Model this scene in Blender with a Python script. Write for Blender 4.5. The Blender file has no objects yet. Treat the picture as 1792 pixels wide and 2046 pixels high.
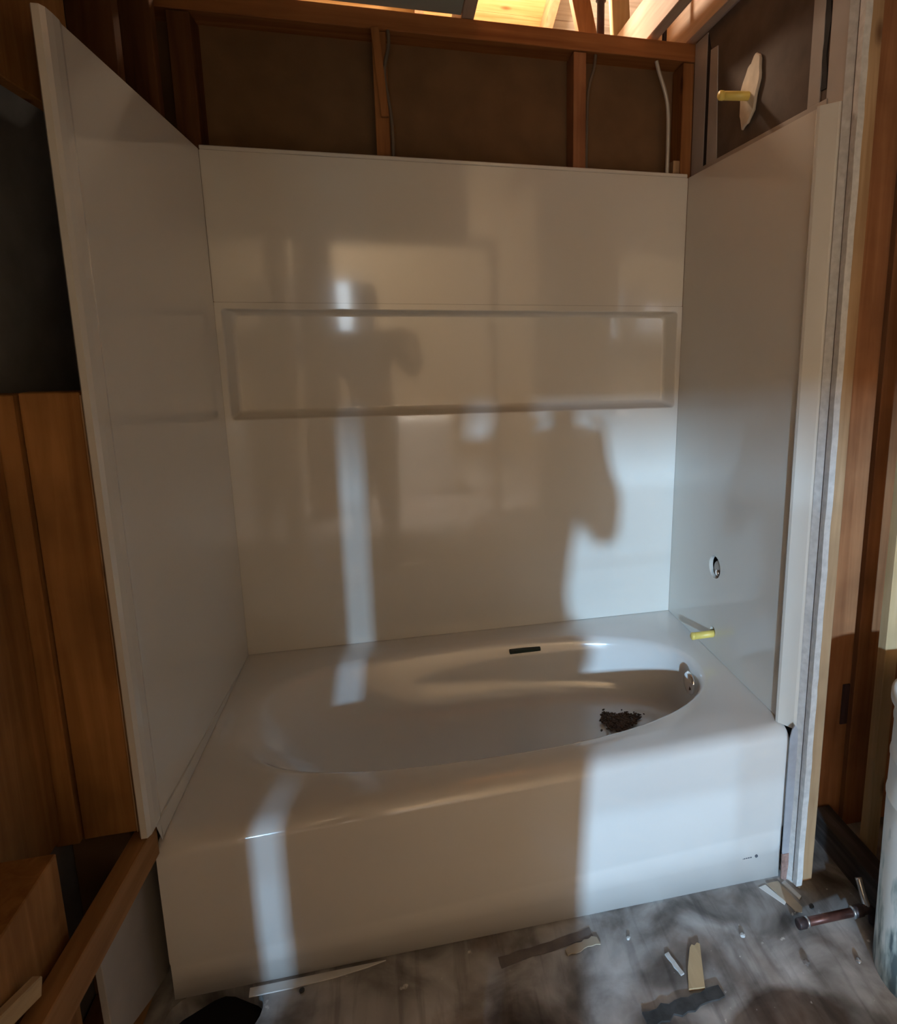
import bpy, bmesh, math, random
from mathutils import Vector, Matrix
random.seed(7)
PI = math.pi
S = bpy.context.scene
COL = S.collection

# ---------------------------------------------------------------- camera
IMG_W, IMG_H = 1792.0, 2046.0
F_PX, CX, CY = 1269.15, 1103.5, 893.1
cam_d = bpy.data.cameras.new('camera')
cam = bpy.data.objects.new('camera', cam_d)
COL.objects.link(cam)
cr = Vector((0.973022, -0.230712, -0.000307))
cu = Vector((0.041297, 0.172861, 0.984080))
cf = Vector((0.226986, 0.957544, -0.177725))
CAM = Vector((0.531036, -2.106583, 1.459985))
cam.matrix_world = Matrix(((cr.x, cu.x, -cf.x, CAM.x), (cr.y, cu.y, -cf.y, CAM.y),
                           (cr.z, cu.z, -cf.z, CAM.z), (0, 0, 0, 1)))
cam_d.sensor_fit = 'VERTICAL'
cam_d.sensor_height = 24.0
cam_d.sensor_width = 24.0
cam_d.lens = F_PX / IMG_H * 24.0
cam_d.shift_x = -(CX - IMG_W / 2) / IMG_H
cam_d.shift_y = (CY - IMG_H / 2) / IMG_H
cam_d.clip_start = 0.02
S.camera = cam

# ---------------------------------------------------------------- world, lights, exposure
wd = bpy.data.worlds.new('sky')
S.world = wd
wd.use_nodes = True
bg = wd.node_tree.nodes['Background']
bg.inputs['Color'].default_value = (0.62, 0.80, 1.0, 1)
bg.inputs['Strength'].default_value = 0.25


def area(name, loc, target, sx, sy, power, col, spread=180):
    d = bpy.data.lights.new(name, 'AREA')
    d.shape = 'RECTANGLE'
    d.size, d.size_y, d.energy, d.color = sx, sy, power, col
    d.spread = math.radians(spread)
    o = bpy.data.objects.new(name, d)
    COL.objects.link(o)
    o.location = loc
    v = Vector(target) - Vector(loc)
    o.rotation_euler = v.to_track_quat('-Z', 'Y').to_euler()
    return o


# daylight at the far window and from beyond it, then two added fills
area('window_pane_daylight', (-0.08, -5.84, 1.72), (-0.08, 0, 1.72), 0.14, 0.62, 4, (0.72, 0.88, 1.0))
area('low_sky_daylight', (-1.98, -12.0, 3.0), (0.6, -0.6, 0.6), 0.24, 0.30, 185, (0.42, 0.70, 1.0), 70)
area('left_pane_daylight', (-0.79, -5.84, 1.68), (-0.4, 0, 1.68), 0.12, 0.36, 4, (0.80, 0.90, 1.0))
area('cabinet_fill_light', (0.4, -3.25, 2.95), (0.4, -3.75, 0.4), 0.3, 0.3, 65, (1.0, 0.90, 0.80), 70)  # added fill without a fixture, brightens the low cabinet front
area('hall_bounce_fill', (-0.6, -4.3, 3.15), (-0.6, -5.92, 1.2), 2.2, 0.3, 190, (1.0, 0.80, 0.55))  # added unseen fill, bounces warm light off the far hall wall
attic = bpy.data.lights.new('attic_work_lamp', 'POINT')
attic.energy = 44
attic.color = (1.0, 0.78, 0.58)
attic.shadow_soft_size = 0.06
ao = bpy.data.objects.new('attic_work_lamp', attic)
COL.objects.link(ao)
ao.location = (1.0, 0.62, 2.86)

S.view_settings.view_transform = 'Standard'
S.view_settings.look = 'None'
S.view_settings.gamma = 1.0
S.view_settings.use_curve_mapping = False
S.view_settings.exposure = 0.36


# ---------------------------------------------------------------- material helpers
def new_mat(name):
    m = bpy.data.materials.new(name)
    m.use_nodes = True
    return m, m.node_tree.nodes, m.node_tree.links, m.node_tree.nodes['Principled BSDF']


def ramp(n, stops):
    r = n.new('ShaderNodeValToRGB')
    e = r.color_ramp.elements
    while len(e) < len(stops):
        e.new(0.5)
    for i, (p, c) in enumerate(stops):
        e[i].position = p
        e[i].color = (c[0], c[1], c[2], 1)
    return r


def plain(name, col, rough=0.5, metal=0.0, var=0.0, scale=20.0, bump=0.0, coat=0.0, spec=0.5):
    m, n, l, b = new_mat(name)
    b.inputs['Roughness'].default_value = rough
    b.inputs['Metallic'].default_value = metal
    b.inputs['Coat Weight'].default_value = coat
    b.inputs['Coat Roughness'].default_value = 0.04
    b.inputs['Specular IOR Level'].default_value = spec
    tc = n.new('ShaderNodeTexCoord')
    no = n.new('ShaderNodeTexNoise')
    no.inputs['Scale'].default_value = scale
    no.inputs['Detail'].default_value = 5
    l.new(tc.outputs['Object'], no.inputs['Vector'])
    lo = [max(0, c * (1 - var)) for c in col]
    hi = [min(1, c * (1 + var)) for c in col]
    r = ramp(n, [(0.3, lo), (0.7, hi)])
    l.new(no.outputs['Fac'], r.inputs['Fac'])
    l.new(r.outputs['Color'], b.inputs['Base Color'])
    if bump > 0:
        bp = n.new('ShaderNodeBump')
        bp.inputs['Strength'].default_value = bump
        bp.inputs['Distance'].default_value = 0.004
        l.new(no.outputs['Fac'], bp.inputs['Height'])
        l.new(bp.outputs['Normal'], b.inputs['Normal'])
    return m


def wood(name, dark, light, axis='Z', rough=0.7, stain=0.0, scale=1.0, knots=True):
    m, n, l, b = new_mat(name)
    b.inputs['Roughness'].default_value = rough
    b.inputs['Specular IOR Level'].default_value = 0.25
    tc = n.new('ShaderNodeTexCoord')
    mp = n.new('ShaderNodeMapping')
    s = [38 * scale] * 3
    s['XYZ'.index(axis)] = 2.2 * scale
    mp.inputs['Scale'].default_value = s
    l.new(tc.outputs['Object'], mp.inputs['Vector'])
    no = n.new('ShaderNodeTexNoise')
    no.inputs['Scale'].default_value = 1.0
    no.inputs['Detail'].default_value = 6
    no.inputs['Distortion'].default_value = 0.8
    l.new(mp.outputs['Vector'], no.inputs['Vector'])
    mid = [(a + c) / 2 for a, c in zip(dark, light)]
    r = ramp(n, [(0.28, dark), (0.5, mid), (0.72, light)])
    l.new(no.outputs['Fac'], r.inputs['Fac'])
    out = r.outputs['Color']
    n2 = n.new('ShaderNodeTexNoise')
    n2.inputs['Scale'].default_value = 5.0
    n2.inputs['Detail'].default_value = 4
    l.new(tc.outputs['Object'], n2.inputs['Vector'])
    r2 = ramp(n, [(0.35, (0.45, 0.42, 0.42)), (0.62, (1, 1, 1))])
    l.new(n2.outputs['Fac'], r2.inputs['Fac'])
    mx = n.new('ShaderNodeMixRGB')
    mx.blend_type = 'MULTIPLY'
    mx.inputs['Fac'].default_value = 0.25 + stain
    l.new(out, mx.inputs['Color1'])
    l.new(r2.outputs['Color'], mx.inputs['Color2'])
    out = mx.outputs['Color']
    if knots:
        mk = n.new('ShaderNodeMapping')
        s2 = [7.0 * scale] * 3
        s2['XYZ'.index(axis)] = 3.2 * scale
        mk.inputs['Scale'].default_value = s2
        l.new(tc.outputs['Object'], mk.inputs['Vector'])
        vo = n.new('ShaderNodeTexVoronoi')
        vo.inputs['Scale'].default_value = 1.0
        l.new(mk.outputs['Vector'], vo.inputs['Vector'])
        r3 = ramp(n, [(0.05, (0.25, 0.17, 0.14)), (0.12, (1, 1, 1))])
        l.new(vo.outputs['Distance'], r3.inputs['Fac'])
        m3 = n.new('ShaderNodeMixRGB')
        m3.blend_type = 'MULTIPLY'
        m3.inputs['Fac'].default_value = 0.85
        l.new(out, m3.inputs['Color1'])
        l.new(r3.outputs['Color'], m3.inputs['Color2'])
        out = m3.outputs['Color']
    l.new(out, b.inputs['Base Color'])
    bp = n.new('ShaderNodeBump')
    bp.inputs['Strength'].default_value = 0.25
    bp.inputs['Distance'].default_value = 0.002
    l.new(no.outputs['Fac'], bp.inputs['Height'])
    l.new(bp.outputs['Normal'], b.inputs['Normal'])
    return m


M = {}
M['acrylic'] = plain('surround_acrylic', (0.70, 0.665, 0.60), 0.085, var=0.015, scale=3, coat=0.2)
M['enamel'] = plain('tub_enamel', (0.74, 0.71, 0.67), 0.14, var=0.01, scale=3, coat=0.5)
M['stud'] = wood('old_stud', (0.20, 0.075, 0.022), (0.40, 0.17, 0.055), 'Z')
M['stud_dark'] = wood('dark_stud', (0.085, 0.030, 0.010), (0.17, 0.068, 0.022), 'Z')
M['plate'] = wood('top_plate', (0.26, 0.095, 0.028), (0.44, 0.18, 0.06), 'X')
M['joist'] = wood('joist', (0.50, 0.36, 0.26), (0.72, 0.56, 0.44), 'Y')
M['strip'] = wood('blocking', (0.26, 0.12, 0.04), (0.42, 0.21, 0.08), 'Y')
M['ply'] = wood('plank', (0.27, 0.115, 0.03), (0.46, 0.22, 0.07), 'Z', stain=0.3)
M['stud_pale'] = wood('pale_stud', (0.34, 0.20, 0.10), (0.52, 0.35, 0.20), 'Z', stain=0.1)
M['stud_yellow'] = wood('yellow_stud', (0.50, 0.34, 0.16), (0.66, 0.48, 0.27), 'Z')
M['stud_red'] = wood('red_stud', (0.27, 0.11, 0.045), (0.42, 0.19, 0.085), 'Z', stain=0.2)
M['stain_dark'] = wood('stained_wood', (0.03, 0.018, 0.02), (0.09, 0.05, 0.05), 'Z')
M['sill'] = wood('black_sill', (0.025, 0.022, 0.02), (0.12, 0.10, 0.095), 'Y', stain=0.4)
M['sheath'] = wood('roof_board', (0.60, 0.30, 0.10), (0.82, 0.50, 0.22), 'X', rough=0.8)
M['sheath_pale'] = wood('pale_roof_board', (0.62, 0.47, 0.38), (0.86, 0.74, 0.64), 'X', rough=0.8)
M['rafter'] = wood('rafter', (0.50, 0.26, 0.13), (0.70, 0.42, 0.25), 'Y')
M['rafter_dark'] = wood('brace', (0.22, 0.09, 0.03), (0.38, 0.17, 0.07), 'Z')
M['paper'] = plain('brown_board_paper', (0.17, 0.095, 0.045), 0.95, var=0.15, scale=9, bump=0.1)
M['dark_paper'] = plain('dark_torn_paper', (0.105, 0.078, 0.062), 0.95, var=0.2, scale=14, bump=0.3)
M['slate'] = plain('slate_board', (0.20, 0.20, 0.20), 0.9, var=0.25, scale=7, bump=0.1)
M['drywall'] = plain('drywall_face', (0.42, 0.39, 0.36), 0.9, var=0.08, scale=10, bump=0.1)
M['gypsum'] = plain('gypsum_edge', (0.60, 0.59, 0.57), 0.9, var=0.12, scale=60, bump=0.4)
M['ceil'] = plain('ceiling_board', (0.40, 0.43, 0.38), 0.9, var=0.06, scale=8)
M['plaster'] = plain('plaster_patch', (0.62, 0.54, 0.43), 0.9, var=0.12, scale=25, bump=0.5)
M['gap'] = plain('black_gap', (0.012, 0.010, 0.010), 0.95)
M['yellow'] = plain('yellow_pipe', (0.80, 0.62, 0.15), 0.4, var=0.06)
M['chrome'] = plain('chrome', (0.85, 0.85, 0.87), 0.08, 1.0)
M['dull_metal'] = plain('dull_metal', (0.34, 0.30, 0.28), 0.35, 0.9, var=0.2)
M['conduit'] = plain('grey_conduit', (0.55, 0.53, 0.47), 0.4, 0.3, var=0.1)
M['cable'] = plain('dim_cable', (0.13, 0.10, 0.07), 0.6, var=0.1)
M['iron'] = plain('dark_iron', (0.06, 0.04, 0.04), 0.5, 0.4, var=0.3)
M['copper'] = plain('copper_red', (0.11, 0.045, 0.035), 0.4, 0.5, var=0.3, scale=40)
M['solder'] = plain('solder_grey', (0.48, 0.47, 0.46), 0.3, 0.8, var=0.2)
M['caulk'] = plain('grey_paper_flap', (0.36, 0.37, 0.40), 0.85, var=0.08, scale=30)
M['green'] = plain('green_black_slot', (0.012, 0.028, 0.022), 0.4)
M['ink'] = plain('grey_print', (0.09, 0.10, 0.12), 0.5)
M['dirt'] = plain('brown_debris', (0.085, 0.048, 0.030), 0.95, var=0.5, scale=90, bump=0.8)
M['dirt2'] = plain('pinkish_debris', (0.30, 0.19, 0.16), 0.95, var=0.3, scale=90, bump=0.8)
M['chip'] = wood('wood_chip', (0.46, 0.32, 0.17), (0.62, 0.46, 0.27), 'Y', knots=False)
M['paper_scrap'] = plain('tan_scrap', (0.42, 0.34, 0.25), 0.9, var=0.12, scale=20)
M['white_scrap'] = plain('white_scrap', (0.78, 0.77, 0.74), 0.6, var=0.05)
M['dark_scrap'] = plain('charcoal_scrap', (0.055, 0.055, 0.055), 0.9, var=0.4, scale=35, bump=0.6)
M['grey_scrap'] = plain('grey_scrap', (0.17, 0.14, 0.125), 0.9, var=0.3, scale=25, bump=0.5)
M['white_paint'] = plain('white_paint', (0.74, 0.73, 0.70), 0.5, var=0.03)
M['beige_wall'] = plain('beige_paint', (0.66, 0.57, 0.46), 0.8, var=0.04)
M['curtain'] = plain('curtain_cloth', (0.30, 0.27, 0.24), 0.9, var=0.05)
M['skin'] = plain('skin', (0.55, 0.34, 0.25), 0.55, var=0.05)
M['shirt'] = plain('brown_shirt', (0.16, 0.11, 0.085), 0.9, var=0.15)
M['trousers'] = plain('dark_trousers', (0.05, 0.055, 0.075), 0.9, var=0.15)
M['hair'] = plain('dark_hair', (0.035, 0.024, 0.018), 0.6, var=0.2)
M['black'] = plain('black_plastic', (0.02, 0.02, 0.022), 0.3)


def bucket_mat():
    m, n, l, b = new_mat('grimy_white_plastic')
    b.inputs['Roughness'].default_value = 0.45
    tc = n.new('ShaderNodeTexCoord')
    mp = n.new('ShaderNodeMapping')
    mp.inputs['Scale'].default_value = (26, 26, 7)
    l.new(tc.outputs['Object'], mp.inputs['Vector'])
    no = n.new('ShaderNodeTexNoise')
    no.inputs['Scale'].default_value = 1.5
    no.inputs['Detail'].default_value = 7
    l.new(mp.outputs['Vector'], no.inputs['Vector'])
    sx = n.new('ShaderNodeSeparateXYZ')
    l.new(tc.outputs['Object'], sx.inputs['Vector'])
    mr = n.new('ShaderNodeMapRange')
    mr.inputs['From Min'].default_value = 0.0
    mr.inputs['From Max'].default_value = 0.5
    mr.inputs['To Min'].default_value = 0.16
    mr.inputs['To Max'].default_value = -0.22
    l.new(sx.outputs['Z'], mr.inputs['Value'])
    ad = n.new('ShaderNodeMath')
    ad.operation = 'ADD'
    l.new(no.outputs['Fac'], ad.inputs[0])
    l.new(mr.outputs['Result'], ad.inputs[1])
    r = ramp(n, [(0.50, (0.74, 0.76, 0.73)), (0.62, (0.42, 0.50, 0.48)), (0.74, (0.10, 0.14, 0.15))])
    l.new(ad.outputs[0], r.inputs['Fac'])
    l.new(r.outputs['Color'], b.inputs['Base Color'])
    return m


def floor_mat():
    m, n, l, b = new_mat('dusty_subfloor')
    b.inputs['Specular IOR Level'].default_value = 0.3
    tc = n.new('ShaderNodeTexCoord')

    def noise(scale, detail, dist=0.0, vec=None):
        x = n.new('ShaderNodeTexNoise')
        x.inputs['Scale'].default_value = scale
        x.inputs['Detail'].default_value = detail
        x.inputs['Distortion'].default_value = dist
        l.new(vec if vec else tc.outputs['Object'], x.inputs['Vector'])
        return x.outputs['Fac']
    a = noise(6.5, 12, 0.5)
    r1 = ramp(n, [(0.30, (0.08, 0.070, 0.063)), (0.42, (0.22, 0.200, 0.185)), (0.55, (0.42, 0.40, 0.385)), (0.70, (0.60, 0.58, 0.56))])
    l.new(a, r1.inputs['Fac'])
    # rusty stains
    s = noise(2.3, 5, 1.2)
    r2 = ramp(n, [(0.50, (1, 1, 1)), (0.62, (0.40, 0.27, 0.19))])
    l.new(s, r2.inputs['Fac'])
    m1 = n.new('ShaderNodeMixRGB')
    m1.blend_type = 'MULTIPLY'
    m1.inputs['Fac'].default_value = 0.65
    l.new(r1.outputs['Color'], m1.inputs['Color1'])
    l.new(r2.outputs['Color'], m1.inputs['Color2'])
    # scrape streaks
    mp = n.new('ShaderNodeMapping')
    mp.inputs['Rotation'].default_value = (0, 0, math.radians(-24))
    mp.inputs['Scale'].default_value = (22, 2.2, 1)
    l.new(tc.outputs['Object'], mp.inputs['Vector'])
    st = noise(1.6, 6, 0.4, mp.outputs['Vector'])
    r3 = ramp(n, [(0.34, (0.62, 0.60, 0.60)), (0.48, (1, 1, 1)), (0.66, (1, 1, 1)), (0.78, (1.0, 1.0, 1.0))])
    l.new(st, r3.inputs['Fac'])
    m2 = n.new('ShaderNodeMixRGB')
    m2.blend_type = 'MULTIPLY'
    m2.inputs['Fac'].default_value = 0.7
    # photographer's shadow painted as a round brown patch right of the middle, ragged edge
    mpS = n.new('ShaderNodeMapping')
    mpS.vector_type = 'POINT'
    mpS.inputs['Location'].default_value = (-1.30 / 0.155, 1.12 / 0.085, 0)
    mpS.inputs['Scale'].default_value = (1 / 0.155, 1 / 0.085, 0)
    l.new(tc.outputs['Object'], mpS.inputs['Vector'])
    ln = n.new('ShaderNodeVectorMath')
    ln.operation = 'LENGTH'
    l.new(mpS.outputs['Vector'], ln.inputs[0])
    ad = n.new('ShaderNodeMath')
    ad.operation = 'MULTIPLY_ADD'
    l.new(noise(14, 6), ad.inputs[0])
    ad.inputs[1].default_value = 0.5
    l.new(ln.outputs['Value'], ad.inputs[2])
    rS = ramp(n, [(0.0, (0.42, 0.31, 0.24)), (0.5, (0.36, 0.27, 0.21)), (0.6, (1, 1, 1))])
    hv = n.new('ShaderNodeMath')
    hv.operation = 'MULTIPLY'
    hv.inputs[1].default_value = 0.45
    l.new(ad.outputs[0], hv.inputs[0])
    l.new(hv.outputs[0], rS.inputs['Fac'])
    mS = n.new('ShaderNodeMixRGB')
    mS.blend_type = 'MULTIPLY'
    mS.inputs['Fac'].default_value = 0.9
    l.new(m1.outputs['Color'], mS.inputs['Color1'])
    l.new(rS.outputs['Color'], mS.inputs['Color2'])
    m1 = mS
    l.new(m1.outputs['Color'], m2.inputs['Color1'])
    l.new(r3.outputs['Color'], m2.inputs['Color2'])
    # white specks of plaster dust
    sp = noise(34, 3, 0)
    r4 = ramp(n, [(0.70, (0, 0, 0)), (0.76, (0.55, 0.53, 0.5))])
    l.new(sp, r4.inputs['Fac'])
    m3 = n.new('ShaderNodeMixRGB')
    m3.blend_type = 'ADD'
    m3.inputs['Fac'].default_value = 0.7
    l.new(m2.outputs['Color'], m3.inputs['Color1'])
    l.new(r4.outputs['Color'], m3.inputs['Color2'])
    l.new(m3.outputs['Color'], b.inputs['Base Color'])
    rr = n.new('ShaderNodeMapRange')
    rr.inputs['To Min'].default_value = 0.5
    rr.inputs['To Max'].default_value = 0.95
    l.new(a, rr.inputs['Value'])
    l.new(rr.outputs['Result'], b.inputs['Roughness'])
    bp = n.new('ShaderNodeBump')
    bp.inputs['Strength'].default_value = 0.6
    bp.inputs['Distance'].default_value = 0.006
    l.new(a, bp.inputs['Height'])
    l.new(bp.outputs['Normal'], b.inputs['Normal'])
    return m


M['bucket'] = bucket_mat()
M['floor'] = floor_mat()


# ---------------------------------------------------------------- mesh helpers
def finish(name, bm, mat, parent=None, smooth=False, bevel=0.0, seg=2):
    if bevel > 0:
        bmesh.ops.remove_doubles(bm, verts=bm.verts, dist=1e-6)
        ed = [e for e in bm.edges if len(e.link_faces) == 2 and e.calc_face_angle(0) > 0.6]
        bmesh.ops.bevel(bm, geom=ed, offset=bevel, segments=seg, affect='EDGES', clamp_overlap=True)
    bmesh.ops.recalc_face_normals(bm, faces=bm.faces)
    me = bpy.data.meshes.new(name)
    bm.to_mesh(me)
    bm.free()
    if smooth:
        for p in me.polygons:
            p.use_smooth = True
    me.materials.append(mat)
    o = bpy.data.objects.new(name, me)
    COL.objects.link(o)
    if parent:
        o.parent = parent
        o.matrix_parent_inverse = parent.matrix_world.inverted()
    return o


def hexa(bm, c):
    """c: eight corners: bottom four (ccw), top four."""
    v = [bm.verts.new(p) for p in c]
    for f in ((3, 2, 1, 0), (4, 5, 6, 7), (0, 1, 5, 4), (1, 2, 6, 5), (2, 3, 7, 6), (3, 0, 4, 7)):
        bm.faces.new([v[i] for i in f])


def box(bm, x0, x1, y0, y1, z0, z1):
    hexa(bm, [(x0, y0, z0), (x1, y0, z0), (x1, y1, z0), (x0, y1, z0),
              (x0, y0, z1), (x1, y0, z1), (x1, y1, z1), (x0, y1, z1)])


def board(name, x0, x1, y0, y1, z0, z1, mat, parent=None, bevel=0.002, sub=0, jitter=0.0):
    bm = bmesh.new()
    box(bm, x0, x1, y0, y1, z0, z1)
    if bevel:
        bmesh.ops.bevel(bm, geom=list(bm.edges), offset=bevel, segments=1, affect='EDGES', clamp_overlap=True)
    return finish(name, bm, mat, parent)


def plank(name, a, b, w, t, mat, parent=None, up=(0, 0, 1), bevel=0.002):
    """board between two points, width w measured along 'up' direction, thickness t across"""
    a, b, up = Vector(a), Vector(b), Vector(up)
    d = (b - a).normalized()
    s = d.cross(up).normalized()
    u = s.cross(d).normalized()
    bm = bmesh.new()
    hw, ht = u * w / 2, s * t / 2
    hexa(bm, [a - hw - ht, a - hw + ht, a + hw + ht, a + hw - ht, b - hw - ht, b - hw + ht, b + hw + ht, b + hw - ht])
    if bevel:
        bmesh.ops.bevel(bm, geom=list(bm.edges), offset=bevel, segments=1, affect='EDGES', clamp_overlap=True)
    return finish(name, bm, mat, parent)


def tube_bm(bm, pts, r, seg=14, cap=True, radii=None):
    pts = [Vector(p) for p in pts]
    rings = []
    n = len(pts)
    prev = None
    for i, p in enumerate(pts):
        d = (pts[min(i + 1, n - 1)] - pts[max(i - 1, 0)]).normalized()
        if prev is None:
            ref = Vector((0, 0, 1)) if abs(d.z) < 0.9 else Vector((1, 0, 0))
            s = d.cross(ref).normalized()
        else:
            s = (prev - d * prev.dot(d)).normalized()
        prev = s
        t = d.cross(s)
        rr = radii[i] if radii else r
        rings.append([bm.verts.new(p + (s * math.cos(2 * PI * k / seg) + t * math.sin(2 * PI * k / seg)) * rr) for k in range(seg)])
    for i in range(n - 1):
        for k in range(seg):
            bm.faces.new((rings[i][k], rings[i][(k + 1) % seg], rings[i + 1][(k + 1) % seg], rings[i + 1][k]))
    if cap:
        bm.faces.new(rings[0][::-1])
        bm.faces.new(rings[-1])


def tube(name, pts, r, mat, parent=None, seg=14, radii=None, cap=True):
    bm = bmesh.new()
    tube_bm(bm, pts, r, seg, cap, radii)
    return finish(name, bm, mat, parent, smooth=True)


def smooth_path(pts, n=6):
    pts = [Vector(p) for p in pts]
    out = []
    for i in range(len(pts) - 1):
        p0, p1, p2, p3 = pts[max(i - 1, 0)], pts[i], pts[i + 1], pts[min(i + 2, len(pts) - 1)]
        for k in range(n):
            t = k / n
            out.append(0.5 * ((2 * p1) + (p2 - p0) * t + (2 * p0 - 5 * p1 + 4 * p2 - p3) * t * t + (3 * p1 - p0 - 3 * p2 + p3) * t ** 3))
    out.append(pts[-1])
    return out


def lathe(name, prof, mat, parent=None, loc=(0, 0, 0), axis='Z', seg=40):
    """prof: list of (radius, height)"""
    bm = bmesh.new()
    L = Vector(loc)
    rings = []
    for r, h in prof:
        ring = []
        for k in range(seg):
            a = 2 * PI * k / seg
            if axis == 'Z':
                v = Vector((r * math.cos(a), r * math.sin(a), h))
            elif axis == 'X':
                v = Vector((h, r * math.cos(a), r * math.sin(a)))
            else:
                v = Vector((r * math.cos(a), h, r * math.sin(a)))
            ring.append(bm.verts.new(L + v))
        rings.append(ring)
    for i in range(len(rings) - 1):
        for k in range(seg):
            bm.faces.new((rings[i][k], rings[i][(k + 1) % seg], rings[i + 1][(k + 1) % seg], rings[i + 1][k]))
    bm.faces.new(rings[0][::-1])
    bm.faces.new(rings[-1])
    return finish(name, bm, mat, parent, smooth=True)


def prism(name, outline, z0, z1, mat, parent=None, axis='Z', bevel=0.0, rough=0.0):
    """extrude a 2-D outline. axis Z: (x,y); axis X: (y,z) from x=z0 to z1; axis Y: (x,z)"""
    bm = bmesh.new()

    def mk(p, h):
        if axis == 'Z':
            return (p[0], p[1], h)
        if axis == 'X':
            return (h, p[0], p[1])
        return (p[0], h, p[1])
    a = [bm.verts.new(mk(p, z0)) for p in outline]
    b = [bm.verts.new(mk(p, z1)) for p in outline]
    bm.faces.new(a)
    bm.faces.new(b[::-1])
    n = len(outline)
    for i in range(n):
        bm.faces.new((a[i], b[i], b[(i + 1) % n], a[(i + 1) % n]))
    if bevel:
        bmesh.ops.recalc_face_normals(bm, faces=bm.faces)
        bmesh.ops.bevel(bm, geom=list(bm.edges), offset=bevel, segments=1, affect='EDGES', clamp_overlap=True)
    return finish(name, bm, mat, parent)


def empty(name, loc=(0, 0, 0)):
    o = bpy.data.objects.new(name, None)
    COL.objects.link(o)
    o.location = loc
    bpy.context.view_layer.update()
    return o


def tag(o, label, cat, group=None):
    o['label'], o['category'] = label, cat
    if group:
        o['group'] = group
    return o


def struct(o, label=None):
    o['kind'] = 'structure'
    if label:
        o['label'] = label
    return o


def zf(x):                      # the old floor falls towards the right
    return 0.029 - 0.045 * x


def on_floor(bm):
    for v in bm.verts:
        v.co.z += zf(v.co.x)


# ================================================================= SETTING
# ---- floor, one sheet with the round hole left of the tub
bm = bmesh.new()
outer = [(-2.6, 0.16), (4.2, 0.16), (4.2, -6.2), (-2.6, -6.2)]
hole = [(0.085 + 0.098 * math.cos(2 * PI * k / 28), -0.855 + 0.080 * math.sin(2 * PI * k / 28) * (1 + 0.08 * math.sin(5 * 2 * PI * k / 28))) for k in range(28)]
ed = []
for loop in (outer, hole):
    vs = [bm.verts.new((x, y, zf(x))) for x, y in loop]
    ed += [bm.edges.new((vs[i], vs[(i + 1) % len(vs)])) for i in range(len(vs))]
bmesh.ops.triangle_fill(bm, edges=ed, use_beauty=True)
ex = bmesh.ops.extrude_face_region(bm, geom=list(bm.faces))
for v in [g for g in ex['geom'] if isinstance(g, bmesh.types.BMVert)]:
    v.co.z -= 0.05
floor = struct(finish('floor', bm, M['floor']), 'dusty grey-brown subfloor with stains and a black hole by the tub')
bm = bmesh.new()
tube_bm(bm, [(0.085, -0.855, -0.03), (0.085, -0.855, -0.30)], 0.11, 20)
finish('hole_lining', bm, M['gap'], floor)

# ---- back wall: studs, plate, paper-backed board behind
wb = struct(empty('wall_back', (0.75, 0.12, 0)), 'open stud wall behind the tub with brown paper board')
board('backing_board', -0.25, 1.64, 0.122, 0.136, 0.0, 2.345, M['paper'], wb, 0)
board('stud', -0.062, -0.002, 0.03, 0.12, 0.03, 2.34, M['stud_dark'], wb)
board('stud', 0.487, 0.528, 0.03, 0.12, 1.56, 2.34, M['stud'], wb)
board('stud', 0.487, 0.528, 0.03, 0.12, 0.0, 1.16, M['stud'], wb)
board('stud', 1.108, 1.150, 0.03, 0.12, 1.56, 2.34, M['stud_red'], wb)
board('stud', 1.108, 1.150, 0.03, 0.12, 0.0, 1.16, M['stud_red'], wb)
board('stud', 1.486, 1.524, 0.03, 0.12, -0.02, 2.34, M['stud'], wb)
board('nailer_block', 1.462, 1.486, 0.034, 0.10, 1.93, 2.035, M['stud_pale'], wb)
board('top_plate', -0.25, 1.64, 0.026, 0.12, 2.343, 2.398, M['plate'], wb)
board('bottom_plate', -0.06, 1.486, 0.0315, 0.1195, -0.03, 0.0, M['plate'], wb)

# ---- left wall: studs, blocks, planks, dark board in the open bay
wl = struct(empty('wall_left', (-0.1, -1.0, 0)), 'open framed left wall with brown planks and a dark bay')
board('dark_board', -0.172, -0.158, -1.66, 0.12, 0.03, 2.42, M['slate'], wl, 0)
board('header_plank', -0.085, -0.06, -1.25, -0.60, 1.856, 2.40, M['ply'], wl)
board('end_stud', -0.113, -0.020, -0.832, -0.795, 0.478, 1.357, M['ply'], wl)
board('edge_strip', -0.0195, -0.017, -0.834, -0.80, 0.478, 1.352, M['stud_pale'], wl, 0.0005)
board('plank', -0.157, -0.116, -0.842, -0.80, 0.478, 1.355, M['ply'], wl)
board('plank', -0.157, -0.143, -1.58, -0.845, 0.50, 1.355, M['ply'], wl)
board('block', -0.157, -0.05, -0.79, -0.775, 0.05, 0.478, M['paper'], wl)
board('stud', -0.155, -0.055, -1.35, -1.03, 0.05, 0.615, M['ply'], wl)
board('stud', -0.155, -0.062, -0.10, -0.062, 0.05, 2.40, M['stud_dark'], wl)
board('stud', -0.155, -0.062, -0.36, -0.32, 1.90, 2.40, M['stud_dark'], wl)
board('stud', -0.155, -0.062, -1.62, -1.58, 0.05, 2.40, M['stud'], wl)
board('bottom_plate', -0.155, -0.052, -1.66, -0.5, 0.03, 0.075, M['strip'], wl)
board('top_plate', -0.155, -0.062, -1.66, 0.02, 2.402, 2.45, M['stud_dark'], wl)
plank('blocking', (-0.012, -0.808, 0.436), (-0.040, -1.42, 0.443), 0.068, 0.036, M['strip'], wl)
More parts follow.
